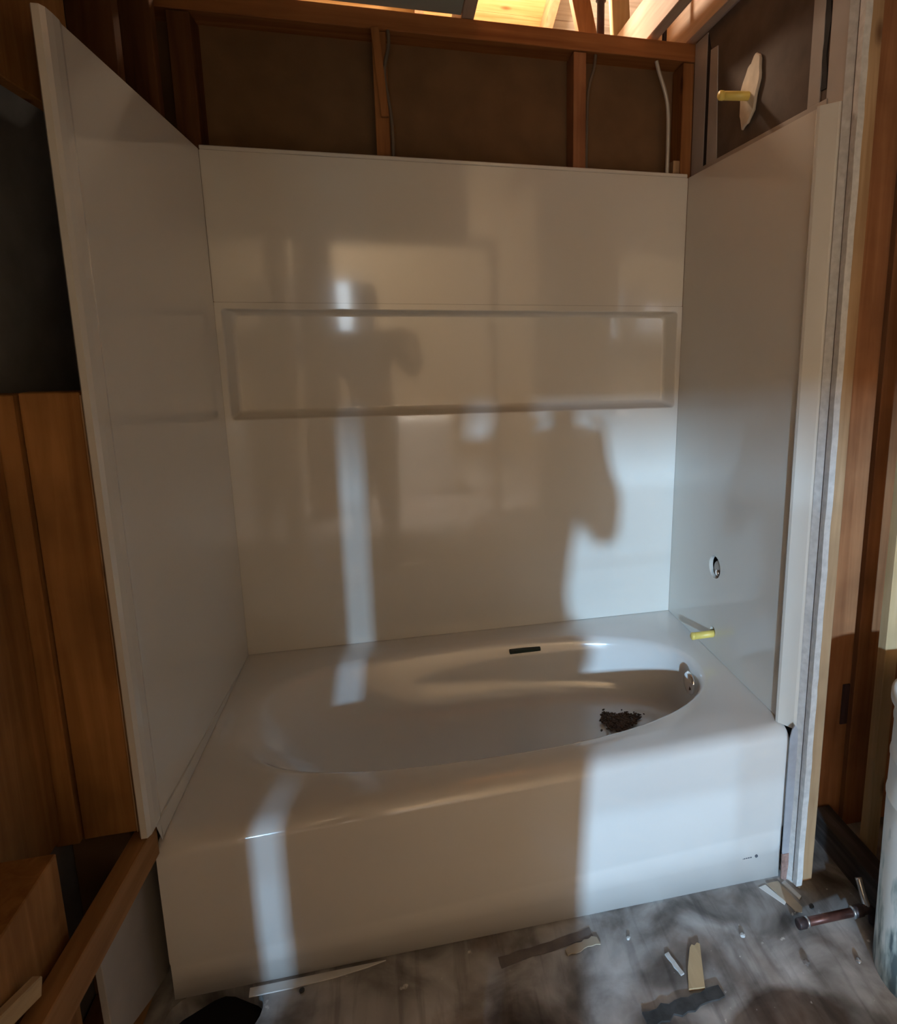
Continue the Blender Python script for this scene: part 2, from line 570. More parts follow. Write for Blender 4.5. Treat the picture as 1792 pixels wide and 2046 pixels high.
prism('nail_knot', [(-0.812, 0.455), (-0.803, 0.462), (-0.796, 0.483), (-0.803, 0.487), (-0.812, 0.474)], -0.010, 0.006, M['stain_dark'], wl, 'X', 0.002)
prism('white_board_scrap', [(-0.70, 0.038), (-0.735, 0.036), (-0.83, 0.075), (-0.93, 0.125), (-0.985, 0.16), (-0.99, 0.38), (-0.70, 0.38)], -0.048, -0.036, M['drywall'], wl, 'X', 0.001)

# ---- right wall: drywall with torn paper above the panel, end stud
wr = struct(empty('wall_right', (1.57, -0.4, 0)), 'right alcove wall of torn drywall on studs')
XR = 1.523
board('drywall_core', XR + 0.002, XR + 0.016, -0.800, 0.024, 0.0, 2.40, M['dark_paper'], wr, 0)


def face_patch(name, poly, mat, x0=XR - 0.001, x1=XR + 0.003):
    return prism(name, poly, x0, x1, mat, wr, 'X', 0.0006)


face_patch('drywall_band', [(0.022, 1.98), (-0.064, 1.98), (-0.066, 2.395), (0.022, 2.395)], M['drywall'])
face_patch('drywall_band', [(-0.088, 1.98), (-0.158, 1.98), (-0.136, 2.33), (-0.090, 2.335)], M['drywall'])
face_patch('joint_gap', [(-0.066, 1.98), (-0.086, 1.98), (-0.088, 2.34), (-0.068, 2.39)], M['gap'], XR - 0.0002)
face_patch('drywall_band', [(-0.622, 1.98), (-0.668, 1.98), (-0.671, 2.39), (-0.625, 2.39)], M['drywall'])
gap_pts = [(-0.67 - 0.004 * math.sin(i * 2.3), 2.02 + i * 0.037) for i in range(11)]
gap_pts += [(-0.688 - 0.005 * math.sin(i * 1.7 + 1), 2.02 + i * 0.037) for i in range(10, -1, -1)]
face_patch('joint_gap', gap_pts, M['gap'], XR - 0.0002)
face_patch('drywall_band', [(-0.695, 1.96), (-0.775, 1.96), (-0.776, 2.395), (-0.695, 2.395)], M['drywall'])
prism('corner_bead', [(XR - 0.008, -0.766), (XR + 0.013, -0.806), (XR + 0.016, -0.803), (XR - 0.001, -0.762)], zf(1.53), 2.39, M['gypsum'], wr, 'Z')
ge = []
zz = -0.03
while zz < 2.39:
    ge.append((-0.806 - random.uniform(0, 0.003), zz))
    zz += random.uniform(0.02, 0.06)
prism('gypsum_edge', [(-0.79, -0.03)] + ge + [(-0.79, 2.39)], XR + 0.0, XR + 0.017, M['gypsum'], wr, 'X')
board('drywall_band', XR - 0.003, XR + 0.001, -0.70, -0.06, 1.975, 1.995, M['drywall'], wr, 0.001)
pl = []
for k in range(30):
    a = 2 * PI * k / 30
    ry = 0.048 * (1 + 0.10 * math.sin(3 * a + 1) + 0.06 * math.sin(7 * a))
    rz = 0.088 * (1 + 0.07 * math.sin(4 * a) + 0.05 * math.sin(9 * a))
    pl.append((-0.352 + ry * math.cos(a) - 0.22 * rz * math.sin(a), 2.125 + rz * math.sin(a) * 1.0 - 0.0))
prism('plaster_patch', pl, XR - 0.008, XR + 0.001, M['plaster'], wr, 'X', 0.003)
board('end_stud', 1.5505, 1.588, -0.785, -0.735, zf(1.6), 2.40, M['stud_pale'], wr)
board('stained_edge', XR + 0.0175, 1.550, -0.783, -0.735, zf(1.6), 2.40, M['stud_dark'], wr)
board('stud', XR + 0.02, 1.588, -0.30, -0.26, -0.03, 2.40, M['stud_dark'], wr)
board('bottom_plate', XR + 0.02, 1.588, -0.73, 0.02, -0.045, 0.0, M['stud_pale'], wr)

# ---- right of the alcove: closet framing on a black sill plate
wc = struct(empty('wall_side', (1.85, -0.6, 0)), 'brown plank framing standing on a black sill plate at right')
board('sill_plate', 1.690, 1.755, -0.915, -0.625, zf(1.72) - 0.002, 0.035, M['sill'], wc, 0.004)
board('plank', 1.60, 1.797, -0.620, -0.585, -0.045, 2.45, M['stud_red'], wc)
board('plank', 1.811, 2.25, -0.622, -0.585, -0.055, 2.45, M['stud_red'], wc)
board('edge_stud', 1.757, 1.797, -0.785, -0.755, -0.05, 2.45, M['stud_yellow'], wc)
board('stained_notch', 1.770, 1.794, -0.624, -0.619, 0.30, 0.43, M['stain_dark'], wc, 0.001)
board('closet_back', 1.84, 4.1, -0.40, -0.38, -0.1, 2.45, M['stud_red'], wc, 0)

# ---- ceiling board, joists
cl = struct(empty('ceiling', (0, -1, 2.41)), 'grey-green ceiling board cut off beside the open joists')
board('ceiling_board', -2.5, 0.752, -2.86, 0.02, 2.403, 2.416, M['ceil'], cl, 0)
board('ceiling_board', 1.56, 4.1, -2.86, -0.38, 2.455, 2.468, M['ceil'], cl, 0)
for x in (-0.05, 0.754, 1.362, 1.50, 2.12):
    board('joist', x, x + 0.038, -2.86 if x != 1.50 else -2.0, 0.9, 2.40 if x < 1.3 or x > 2 else 2.408, 2.545, M['joist'], cl) if x < 1.55 else None

# ---- attic above: roof boards on rafters
ra = struct(empty('roof', (0.8, 1.2, 3.0)), 'bright pine roof boards on rafters seen through the open ceiling')


def zr(y):
    return 3.4 - 0.35 * y


y = 0.1
i = 0
while y < 2.5:
    y1 = y + 0.138
    for xa, xb, mm in ((-0.6, 1.289, 'sheath'), (1.291, 3.2, 'sheath_pale')):
        bm = bmesh.new()
        dz = random.uniform(-0.003, 0.003)
        hexa(bm, [(xa, y, zr(y) + dz), (xb, y, zr(y) + dz), (xb, y1, zr(y1) + dz), (xa, y1, zr(y1) + dz),
                  (xa, y, zr(y) + 0.02), (xb, y, zr(y) + 0.02), (xb, y1, zr(y1) + 0.02), (xa, y1, zr(y1) + 0.02)])
        finish('roof_board', bm, M[mm], ra)
    y = y1 + 0.004
for x in (0.66, 1.27, 1.88, 2.49):
    bm = bmesh.new()
    hexa(bm, [(x, 0.1, zr(0.1) - 0.09), (x + 0.04, 0.1, zr(0.1) - 0.09), (x + 0.04, 2.45, zr(2.45) - 0.09), (x, 2.45, zr(2.45) - 0.09),
              (x, 0.1, zr(0.1) - 0.005), (x + 0.04, 0.1, zr(0.1) - 0.005), (x + 0.04, 2.45, zr(2.45) - 0.005), (x, 2.45, zr(2.45) - 0.005)])
    finish('rafter', bm, M['rafter'], ra)
plank('brace', (1.29, 0.40, 2.42), (1.165, 0.46, 3.02), 0.07, 0.036, M['rafter_dark'], ra, (1, 0, 0))
plank('brace', (1.40, 0.40, 2.42), (1.36, 0.40, 2.98), 0.068, 0.04, M['stud_yellow'], ra, (1, 0, 0))
board('attic_floor', -0.6, 3.2, 0.15, 2.6, 2.36, 2.38, M['ceil'], ra, 0)
board('gable_boards', 2.6, 2.63, -2.8, 2.6, 2.47, 3.9, M['sheath'], ra, 0)
board('gable_boards', -0.66, -0.63, -2.8, 2.6, 2.47, 3.9, M['sheath'], ra, 0)
board('roof_deck', -0.6, 2.6, -2.86, 0.09, 3.36, 3.38, M['rafter_dark'], ra, 0)

# ---- the room behind the camera
wf = struct(empty('wall_front', (0.5, -2.95, 0)), 'partition behind the camera with a cased doorway')
board('partition', -0.50, -0.26, -2.99, -2.88, 0.0, 3.3, M['beige_wall'], wf, 0)
board('partition', -2.5, -0.16, -1.66, -1.60, 0.0, 2.47, M['beige_wall'], wf, 0)
board('partition', 1.60, 4.1, -2.99, -2.88, -0.2, 3.3, M['beige_wall'], wf, 0)
board('jamb_plank', -0.203, 0.07, -2.985, -2.95, 0.03, 2.098, M['ply'], wf)
board('partition', -0.26, 1.07, -2.99, -2.88, 2.15, 3.3, M['beige_wall'], wf, 0)
board('door_jamb', -0.262, -0.232, -2.995, -2.86, 0.028, 2.15, M['stud_pale'], wf)
board('door_jamb', 1.24, 1.285, -2.995, -2.86, -0.02, 2.15, M['stud_pale'], wf)
board('door_header', -0.22, 1.24, -2.995, -2.86, 2.10, 2.15, M['white_paint'], wf)
wh = struct(empty('wall_hall', (0.5, -5.9, 0)), 'far hall wall with curtained window')
board('partition', -2.6, -0.87, -6.0, -5.92, 0, 3.3, M['beige_wall'], wh, 0)
board('partition', -0.87, 0.15, -6.0, -5.92, 0, 1.05, M['beige_wall'], wh, 0)
board('partition', -0.87, 0.15, -6.0, -5.92, 2.08, 3.3, M['beige_wall'], wh, 0)
board('partition', 0.15, 4.2, -6.0, -5.92, -0.2, 3.3, M['beige_wall'], wh, 0)
board('side_wall', -2.6, -2.5, -6.0, -1.6, 0, 3.3, M['beige_wall'], wh, 0)
board('side_wall', 4.1, 4.2, -6.0, -0.38, -0.2, 3.3, M['beige_wall'], wh, 0)
board('front_wall', -2.5, -0.50, -2.99, -2.88, 0, 3.3, M['beige_wall'], wh, 0)
board('hall_ceiling', -2.6, 4.2, -6.0, -2.87, 3.30, 3.33, M['white_paint'], wh, 0)
for nm, x0, x1, z0, z1, yc in (('window_1', -0.87, 0.15, 1.05, 2.08, -5.935),):
    w = struct(empty(nm, ((x0 + x1) / 2, yc, z0)), 'window behind the camera seen only as a reflection')
    board('frame_side', x0, x0 + 0.03, yc - 0.035, yc + 0.035, z0, z1, M['white_paint'], w)
    board('frame_side', x1 - 0.03, x1, yc - 0.035, yc + 0.035, z0, z1, M['white_paint'], w)
    board('frame_rail', x0 + 0.03, x1 - 0.03, yc - 0.035, yc + 0.035, z0, z0 + 0.03, M['white_paint'], w)
    board('frame_rail', x0 + 0.03, x1 - 0.03, yc - 0.035, yc + 0.035, z1 - 0.03, z1, M['white_paint'], w)
# ================================================================= BATHTUB
tub = tag(empty('bathtub', (0.75, -0.4, 0)), 'glossy white alcove bathtub with oval basin and plain front apron', 'bathtub')
ZD = 0.418
RF = 0.048


def yfront(x):
    return -0.808 + 0.044 * x / 1.5


bm = bmesh.new()
bx, by, ax_, ay_ = 0.74, -0.385, 0.665, 0.292
N = 128
angs = sorted([2 * PI * k / N for k in range(N)] + [math.atan2(sy - by, sx - bx) % (2 * PI) for sx, sy in
              ((-0.003, 0.004), (1.492, 0.004), (1.499, -0.716), (-0.003, -0.760))])


def outer_pt(a):
    c, s = math.cos(a), math.sin(a)
    best = 1e9
    xr = 1.492 if s > 0 else 1.499
    for t, ok in (((xr - bx) / c if c > 1e-9 else 1e9, 0), ((-0.003 - bx) / c if c < -1e-9 else 1e9, 0), ((0.004 - by) / s if s > 1e-9 else 1e9, 0)):
        best = min(best, t)
    if s < -1e-9:      # front edge is skewed
        # y = yfront(x)+0.033
        k = 0.044 / 1.5
        t = (-0.808 + RF + k * bx - by) / (s - k * c)
        if t > 0:
            best = min(best, t)
    return bx + best * c, by + best * s


def sup(a, n=2.7):
    c, s = math.cos(a), math.sin(a)
    n = 2.35 if c > 0 else 2.35 + 0.3 * abs(c)
    r = (abs(c / ax_) ** n + abs(s / ay_) ** n) ** (-1 / n)
    return r * c, r * s


rings_def = [  # (scale x, scale y, shift x, shift y, z)
    (1.025, 1.05, 0, 0, ZD - 0.001), (1.010, 1.02, 0, 0, ZD - 0.005), (0.997, 0.993, 0, 0, ZD - 0.013), (0.986, 0.972, 0.003, 0, ZD - 0.027),
    (0.968, 0.94, 0.012, 0, ZD - 0.055), (0.945, 0.90, 0.025, 0, ZD - 0.095), (0.910, 0.85, 0.045, 0, ZD - 0.14), (0.865, 0.78, 0.07, 0, ZD - 0.175),
    (0.80, 0.69, 0.09, 0, ZD - 0.195), (0.70, 0.57, 0.11, 0, ZD - 0.204), (0.50, 0.40, 0.16, 0.01, ZD - 0.208), (0.2, 0.15, 0.33, 0.03, ZD - 0.212)]
rings = []
ring = [bm.verts.new((*outer_pt(a), ZD)) for a in angs]
rings.append(ring)
mid = []
for a in angs:
    x0, y0 = outer_pt(a)
    dx, dy = sup(a)
    mid.append(bm.verts.new((x0 * 0.5 + (bx + dx * 1.025) * 0.5, y0 * 0.5 + (by + dy * 1.05) * 0.5, ZD)))
rings.append(mid)
for sx, sy, hx, hy, z in rings_def:
    rr = []
    for a in angs:
        dx, dy = sup(a)
        sl = sx if dx > 0 else max(0.12, 1 - (1 - sx) * (1 + 1.9 * min(1, -dx / ax_ * 1.4)))
        rr.append(bm.verts.new((bx + dx * sl + hx * (1 if dx > 0 else max(0.25, 1 + dx / ax_)), by + dy * sy + hy, z)))
    rings.append(rr)
n = len(angs)
for i in range(len(rings) - 1):
    for k in range(n):
        bm.faces.new((rings[i][k], rings[i][(k + 1) % n], rings[i + 1][(k + 1) % n], rings[i + 1][k]))
bm.faces.new(rings[-1])
# apron: extruded from the front side of the deck
fr = [v for v, a in zip(ring, angs) if abs(v.co.y - (yfront(v.co.x) + RF)) < 1e-4]
fr.sort(key=lambda v: v.co.x)
prev = fr
prof = []
for k in range(1, 7):
    t = k / 6 * PI / 2
    prof.append((RF - RF * math.sin(t), ZD - 0.033 + 0.033 * math.cos(t)))
prof += [(-0.001, 0.34), (0.0, 0.22), (0.001, 0.132), (0.0045, 0.120), (0.005, 0.108), (0.005, 'f')]
for dy, z in prof:
    cur = [bm.verts.new((v.co.x, yfront(v.co.x) + dy, (zf(v.co.x) + 0.003) if z == 'f' else z)) for v in fr]
    for k in range(len(fr) - 1):
        bm.faces.new((prev[k], prev[k + 1], cur[k + 1], cur[k]))
    prev = cur
back = [bm.verts.new((v.co.x, v.co.y + 0.02, v.co.z)) for v in prev]
for k in range(len(fr) - 1):
    bm.faces.new((prev[k], prev[k + 1], back[k + 1], back[k]))
finish('tub_body', bm, M['enamel'], tub, smooth=True)
# overflow slot on the rear wall, cap on the drain end, drain ring
prism('overflow_slot', [(0.853, 0.379), (0.960, 0.379), (0.960, 0.390), (0.853, 0.390)], -0.1225, -0.105, M['green'], tub, 'Y', 0.001)
lathe('overflow_cap', [(0.034, 0.0), (0.036, -0.006), (0.030, -0.012), (0.012, -0.015)], M['chrome'], tub, (1.374, -0.43, 0.380), 'X', 28)
lathe('drain_ring', [(0.040, 0.0), (0.042, 0.003), (0.030, 0.004), (0.026, -0.004)], M['dull_metal'], tub, (1.175, -0.335, ZD - 0.209), 'Z', 28)
# small printed mark on the apron
bm = bmesh.new()
yy = yfront(1.42) + 0.0045
tube_bm(bm, [(1.424, yy + 0.002, 0.047), (1.424, yy - 0.0012, 0.047)], 0.0045, 14)
finish('logo_dot', bm, M['ink'], tub)
bm = bmesh.new()
for k in range(7):
    x = 1.366 + k * 0.0065
    box(bm, x, x + 0.0048, yy - 0.0006, yy + 0.002, 0.0445, 0.0475)
finish('logo_line', bm, M['ink'], tub)

# debris round the drain: one soft clump of dirt
bm = bmesh.new()
for k in range(620):
    a = random.uniform(0, 2 * PI)
    r = random.uniform(0, 1) ** 0.6 * (0.82 + 0.18 * math.sin(3 * a + 1) + 0.12 * math.sin(7 * a))
    if k > 560:
        r *= random.uniform(1.0, 1.5)
    s = random.uniform(0.002, 0.005)
    px = 1.175 + 0.075 * r * math.cos(a)
    py = -0.335 + 0.060 * r * math.sin(a)
    z = ZD - 0.2010 + random.uniform(-0.003, 0.001)
    bmesh.ops.create_icosphere(bm, subdivisions=1, radius=s, matrix=Matrix.Translation((px, py, z + s * 0.6)) @ Matrix.Rotation(random.uniform(0, 3), 4, 'Z') @ Matrix.Diagonal((1.5, 0.9, 0.45, 1)))
dc = finish('drain_debris', bm, M['dirt'])
tag(dc, 'dark brown clump of dirt lying over the tub drain', 'debris')
dc['kind'] = 'stuff'

# ================================================================= SURROUND PANELS
ZT = 1.973


def xR(y, z):    # the right panel leans a little
    t = (z - 0.418) / (ZT - 0.418)
    s = min(1, -y / 0.73)
    return 1.484 * (1 - t) * (1 - s) + 1.497 * (1 - t) * s + 1.503 * t * (1 - s) + 1.501 * t * s


def xL(z):
    t = (z - 0.418) / (ZT - 0.418)
    return 0.006 * (1 - t) - 0.003 * t


bp_ = tag(empty('back_wall_panel', (0.75, 0, ZD)), 'wide glossy white back surround panel with long recessed shelf niche', 'wall panel')


def quad_panel(name, z0, z1, parent):
    bm = bmesh.new()
    hexa(bm, [(xL(z0), 0.0, z0), (xR(0, z0), 0.0, z0), (xR(0, z0), 0.02, z0), (xL(z0), 0.02, z0),
              (xL(z1), 0.0, z1), (xR(0, z1), 0.0, z1), (xR(0, z1), 0.02, z1), (xL(z1), 0.02, z1)])
    return finish(name, bm, M['acrylic'], parent, bevel=0.0016)


quad_panel('upper_panel', 1.5487, ZT, bp_)
# lower panel with niche: front rectangle, opening loop, rounded inner loops
bm = bmesh.new()


def loop(x0, x1, z0, z1, y, r, seg=6, slant=0):
    pts = []
    for cxx, czz, a0 in ((x1 - r, z1 - r, 0), (x0 + r, z1 - r, PI / 2), (x0 + r, z0 + r, PI), (x1 - r, z0 + r, 1.5 * PI)):
        for k in range(seg + 1):
            a = a0 + PI / 2 * k / seg
            pts.append(bm.verts.new((cxx + r * math.cos(a), y, czz + r * math.sin(a))))
    return pts


zb, zt = 0.4190, 1.5480
outl = []
op = loop(0.017, 1.481, 1.193, 1.531, 0.0, 0.012)
for v in op:
    pass
# outer loop matched point-by-point with the opening loop
q = 7
corners = [(xR(0, zt), zt), (xL(zt), zt), (xL(zb), zb), (xR(0, zb), zb)]
for ci in range(4):
    for k in range(q):
        outl.append(bm.verts.new((corners[ci][0], 0.0, corners[ci][1])) if k == 3 else None)
# fill the face frame with four quads-ish n-gons between corner vertices
cv = [outl[i * q + 3] for i in range(4)]
for ci in range(4):
    nx = (ci + 1) % 4
    poly = [cv[ci]] + op[ci * q + 3:(ci * q + 7)] + (op[nx * q:nx * q + 4]) + [cv[nx]]
    bm.faces.new(poly)
l1 = loop(0.0195, 1.4785, 1.1955, 1.5285, 0.0025, 0.012)
l2 = loop(0.021, 1.4755, 1.197, 1.527, 0.008, 0.012)
l3 = loop(0.032, 1.462, 1.205, 1.521, 0.046, 0.013)
l4 = loop(0.036, 1.457, 1.211, 1.516, 0.054, 0.014)
l5 = loop(0.045, 1.449, 1.220, 1.509, 0.0565, 0.014)
seqs = [op, l1, l2, l3, l4, l5]
for A, B in zip(seqs, seqs[1:]):
    m_ = len(A)
    for k in range(m_):
        bm.faces.new((A[k], A[(k + 1) % m_], B[(k + 1) % m_], B[k]))
bm.faces.new(l5)
# top and outer returns
rb = [bm.verts.new((v.co.x, 0.02, v.co.z)) for v in cv]
for k in range(4):
    bm.faces.new((cv[k], cv[(k + 1) % 4], rb[(k + 1) % 4], rb[k]))
lo = finish('lower_panel', bm, M['acrylic'], bp_)
for p in lo.data.polygons:
    p.use_smooth = len(p.vertices) == 4 and p.area < 0.2 and p.center.y > 0.0005 and p.center.y < 0.0564
board('top_flange', xL(ZT) + 0.001, 1.50, -0.001, 0.028, ZT + 0.0005, ZT + 0.012, M['acrylic'], bp_, 0.002)

lp = tag(empty('left_wall_panel', (0, -0.4, ZD)), 'glossy white left surround panel, dim, rising from tub deck', 'wall panel')
bm = bmesh.new()
YL = -0.852
prof_l = [(0.000, -0.001), (0.000, -0.745), (0.000, YL + 0.07), (0.0035, YL + 0.055), (0.0045, YL + 0.03), (0.0035, YL + 0.010), (-0.001, YL), (-0.012, YL), (-0.016, YL + 0.006), (-0.016, -0.001)]
rows = []
zlev = [0.4195, 0.8, 1.2, 1.6, ZT]
for z in zlev:
    rows.append([bm.verts.new((xL(z) + dx, y + (0.018 * (z - 0.418) / 1.55 if y < -0.5 else 0), 0.475 if z < 0.5 and y < -0.80 else z)) for dx, y in prof_l])
for A, B in zip(rows, rows[1:]):
    for k in range(len(A)):
        bm.faces.new((A[k], A[(k + 1) % len(A)], B[(k + 1) % len(A)], B[k]))
bm.faces.new(rows[0][::-1])
bm.faces.new(rows[-1])
finish('panel_face', bm, M['acrylic'], lp, bevel=0)
rp = tag(empty('right_wall_panel', (1.5, -0.4, ZD)), 'glossy white right surround panel with pipe holes and bright front flange', 'wall panel')


def panel_with_hole():
    bm = bmesh.new()
    HY, HZ, HR = -0.327, 0.712, 0.037
    SY, SZ, SR = -0.336, 0.494, 0.017
    y0, y1 = -0.0015, -0.727

    def P(y, z, dx=0):
        return (xR(y, z) + dx, y, z)
    bounds = [bm.verts.new(P(y0, 0.4195)), bm.verts.new(P(y1, 0.4195)), bm.verts.new(P(y1, ZT)), bm.verts.new(P(y0, ZT))]
    ed = [bm.edges.new((bounds[i], bounds[(i + 1) % 4])) for i in range(4)]
    holes = []
    for hy, hz, hr, sq in ((HY, HZ, HR, 1.0), (SY, SZ, SR, 1.0)):
        vs = [bm.verts.new(P(hy + hr * math.cos(2 * PI * k / 24), hz + hr * math.sin(2 * PI * k / 24))) for k in range(24)]
        ed += [bm.edges.new((vs[i], vs[(i + 1) % 24])) for i in range(24)]
        holes.append(vs)
    bmesh.ops.triangle_fill(bm, edges=ed, use_beauty=True)
    for vs in holes + [bounds]:
        bk = [bm.verts.new((v.co.x + 0.014, v.co.y, v.co.z)) for v in vs]
        for i in range(len(vs)):
            bm.faces.new((vs[i], vs[(i + 1) % len(vs)], bk[(i + 1) % len(vs)], bk[i]))
    return finish('panel_face', bm, M['acrylic'], rp)


panel_with_hole()
# front flange: turned out towards the room
bm = bmesh.new()
fl_prof = [(0.0, -0.703), (-0.010, -0.712), (-0.014, -0.720), (-0.012, -0.728), (0.012, -0.762), (0.018, -0.767), (0.0215, -0.764), (0.0215, -0.7275), (0.003, -0.7275), (0.001, -0.703)]
rows = []
for z in (0.4195, 0.9, 1.4, 1.97):
    rows.append([bm.verts.new((xR(-0.73, z) + dx, y + (0.004 * (z - 0.44)), z)) for dx, y in fl_prof])
for A, B in zip(rows, rows[1:]):
    for k in range(len(A)):
        bm.faces.new((A[k], A[(k + 1) % len(A)], B[(k + 1) % len(A)], B[k]))
bm.faces.new(rows[0][::-1])
bm.faces.new(rows[-1])
finish('front_flange', bm, M['acrylic'], rp)
# grey torn paper flap hanging beside the apron
prism('torn_paper_flap', [(1.4905, 0.06), (1.4890, 0.25), (1.4890, 0.405), (1.4940, 0.43), (1.5020, 0.442), (1.5100, 0.43), (1.5125, 0.40), (1.5130, 0.2), (1.5100, 0.06), (1.5020, 0.02)], -0.781, -0.778, M['caulk'], wr, 'Y')
prism('torn_paper_flap', [(1.4920, -0.02), (1.4900, 0.055), (1.5100, 0.055), (1.5110, 0.02), (1.5070, -0.03)], -0.783, -0.778, M['dirt2'], wr, 'Y')

# ================================================================= PLUMBING
t = tag(empty('shower_arm_stub', (XR, -0.345, 2.115)), 'yellow pipe stub poking from the plaster patch high on right wall', 'pipe')
tube('pipe', [(XR + 0.03, -0.355, 2.115), (1.445, -0.335, 2.115)], 0.0125, M['yellow'], t, 18)
lathe('end_cap', [(0.0125, 0.0), (0.0135, -0.002), (0.0135, -0.010), (0.010, -0.014)], M['yellow'], t, (1.4455, -0.335, 2.115), 'X', 18)
t = tag(empty('spout_stub', (1.49, -0.336, 0.488)), 'short yellow pipe stub above the tub deck in right panel', 'pipe')
tube('pipe', [(1.56, -0.336, 0.486), (1.425, -0.336, 0.485)], 0.0115, M['yellow'], t, 18)
lathe('end_cap', [(0.0115, 0.0), (0.0122, -0.002), (0.0122, -0.008), (0.009, -0.011)], M['yellow'], t, (1.426, -0.336, 0.485), 'X', 18)
t = tag(empty('shower_valve', (1.51, -0.327, 0.705)), 'grey metal shower valve body set inside the round panel hole', 'valve')
lathe('valve_body', [(0.030, 0.03), (0.030, 0.005), (0.026, -0.001), (0.016, -0.003)], M['dull_metal'], t, (1.505, -0.327, 0.703), 'X', 28)
lathe('valve_stem', [(0.010, 0.0), (0.010, -0.006), (0.006, -0.008)], M['chrome'], t, (1.502, -0.335, 0.695), 'X', 16)
t = tag(tube('grey_conduit', smooth_path([(1.395, 0.045, 2.342), (1.405, 0.045, 2.31), (1.430, 0.045, 2.245), (1.441, 0.045, 2.19), (1.444, 0.045, 2.10), (1.444, 0.045, 1.986)]), 0.0065, M['conduit']),
        'bent grey conduit running down the right stud bay behind back panel', 'conduit')
t = tag(tube('brown_cable', smooth_path([(1.185, 0.045, 2.342), (1.180, 0.045, 2.30), (1.163, 0.045, 2.24), (1.157, 0.043, 2.15), (1.156, 0.043, 1.986)]), 0.005, M['cable']),
        'thin dim cable stapled beside the reddish middle stud', 'cable')
t = tag(tube('loose_cable', smooth_path([(0.535, 0.024, 2.342), (0.535, 0.024, 2.30), (0.520, 0.022, 2.22), (0.535, 0.036, 2.10), (0.536, 0.04, 1.986)]), 0.005, M['cable']),
        'thin dark cable crossing the stud left of centre', 'cable')
t = plank('wood_lath', (0.497, 0.021, 2.345), (0.5165, 0.021, 2.10), 0.024, 0.012, M['stud'], None, (1, 0, 0))
tag(t, 'thin slanted wood lath nailed over the stud left of centre', 'lath')
t = tag(empty('vent_pipe', (1.213, 0.085, 2.4)), 'dark iron pipe rising from top plate into the attic', 'pipe')
tube('pipe', [(1.213, 0.085, 2.399), (1.213, 0.085, 2.86)], 0.0125, M['iron'], t, 16)
lathe('collar', [(0.0125, 0), (0.017, 0.003), (0.017, 0.018), (0.0125, 0.021)], M['iron'], t, (1.213, 0.085, 2.515), 'Z', 16)
t = tag(empty('thin_vent_pipe', (1.437, 0.06, 2.4)), 'short dark rod standing between the two ceiling joists', 'pipe')
tube('pipe', [(1.437, 0.085, 2.399), (1.437, 0.085, 2.75)], 0.008, M['iron'], t, 12)
lathe('collar', [(0.008, 0), (0.011, 0.003), (0.011, 0.012), (0.008, 0.015)], M['iron'], t, (1.437, 0.085, 2.40), 'Z', 12)

# copper stub on the floor at right
t = tag(empty('copper_pipe', (1.55, -0.92, zf(1.55))), 'reddish copper pipe stub with fittings lying on floor beside bucket', 'pipe')
zc = zf(1.55) + 0.03
tube('pipe', [(1.462, -0.922, zc), (1.612, -0.925, zc)], 0.0105, M['copper'], t, 16)
lathe('end_fitting', [(0.006, 0.0), (0.0125, 0.0), (0.0135, 0.003), (0.0135, 0.020), (0.0105, 0.023)], M['iron'], t, (1.448, -0.922, zc), 'X', 18)
lathe('solder_ring', [(0.0105, 0.0), (0.0125, 0.001), (0.0125, 0.005), (0.0105, 0.006)], M['solder'], t, (1.472, -0.922, zc), 'X', 18)
lathe('coupling', [(0.0105, 0.0), (0.0145, 0.002), (0.0145, 0.026), (0.0105, 0.028)], M['iron'], t, (1.606, -0.925, zc), 'X', 18)
lathe('solder_ring', [(0.0105, 0.0), (0.0152, 0.001), (0.0152, 0.006), (0.0105, 0.007)], M['solder'], t, (1.602, -0.925, zc), 'X', 18)
tube('elbow', smooth_path([(1.632, -0.925, zc), (1.65, -0.926, zc), (1.660, -0.93, zc - 0.008), (1.661, -0.938, zf(1.66) + 0.004)]), 0.012, M['iron'], t, 14)
tube('branch', smooth_path([(1.648, -0.926, zc + 0.004), (1.652, -0.905, zc + 0.02), (1.654, -0.88, zc + 0.05)]), 0.009, M['solder'], t, 12)

# bucket at the right edge
t = tag(empty('plastic_bucket', (1.698, -1.085, zf(1.7))), 'tall grimy white plastic tub standing at right frame edge', 'bucket')
pr = [(0.116, 0.0), (0.125, 0.004)]
pr += [(0.125 + 0.014 * h, h) for h in (0.1, 0.25, 0.4)]
for h in (0.45, 0.55, 0.64):
    pr += [(0.131, h), (0.1335, h + 0.003), (0.1335, h + 0.008), (0.1315, h + 0.011)]
pr += [(0.135, 0.685), (0.142, 0.688), (0.142, 0.705), (0.135, 0.708), (0.129, 0.70), (0.125, 0.40), (0.115, 0.02)]
b = lathe('bucket_wall', pr, M['bucket'], t, (1.698, -1.085, zf(1.7) + 0.002), 'Z', 48)
tube('handle', [(1.698 + 0.145 * math.cos(a), -1.085 + 0.145 * math.sin(a), zf(1.7) + 0.67 - 0.10 * math.sin((a - PI) * 1.0) ** 2) for a in [PI + PI * k / 20 for k in range(21)]], 0.003, M['dull_metal'], t, 8)


# ================================================================= LOOSE THINGS ON THE FLOOR
def scrap(name, outline, h, mat, label, cat, tilt=0.0, group=None):
    bm = bmesh.new()
    a = [bm.verts.new((x, y, zf(x) + 0.001)) for x, y in outline]
    c = [bm.verts.new((x, y, zf(x) + h + tilt * i)) for i, (x, y) in enumerate(outline)]
    bm.faces.new(a[::-1])
    bm.faces.new(c)
    n = len(a)
    for i in range(n):
        bm.faces.new((a[i], a[(i + 1) % n], c[(i + 1) % n], c[i]))
    return tag(finish(name, bm, mat), label, cat, group)


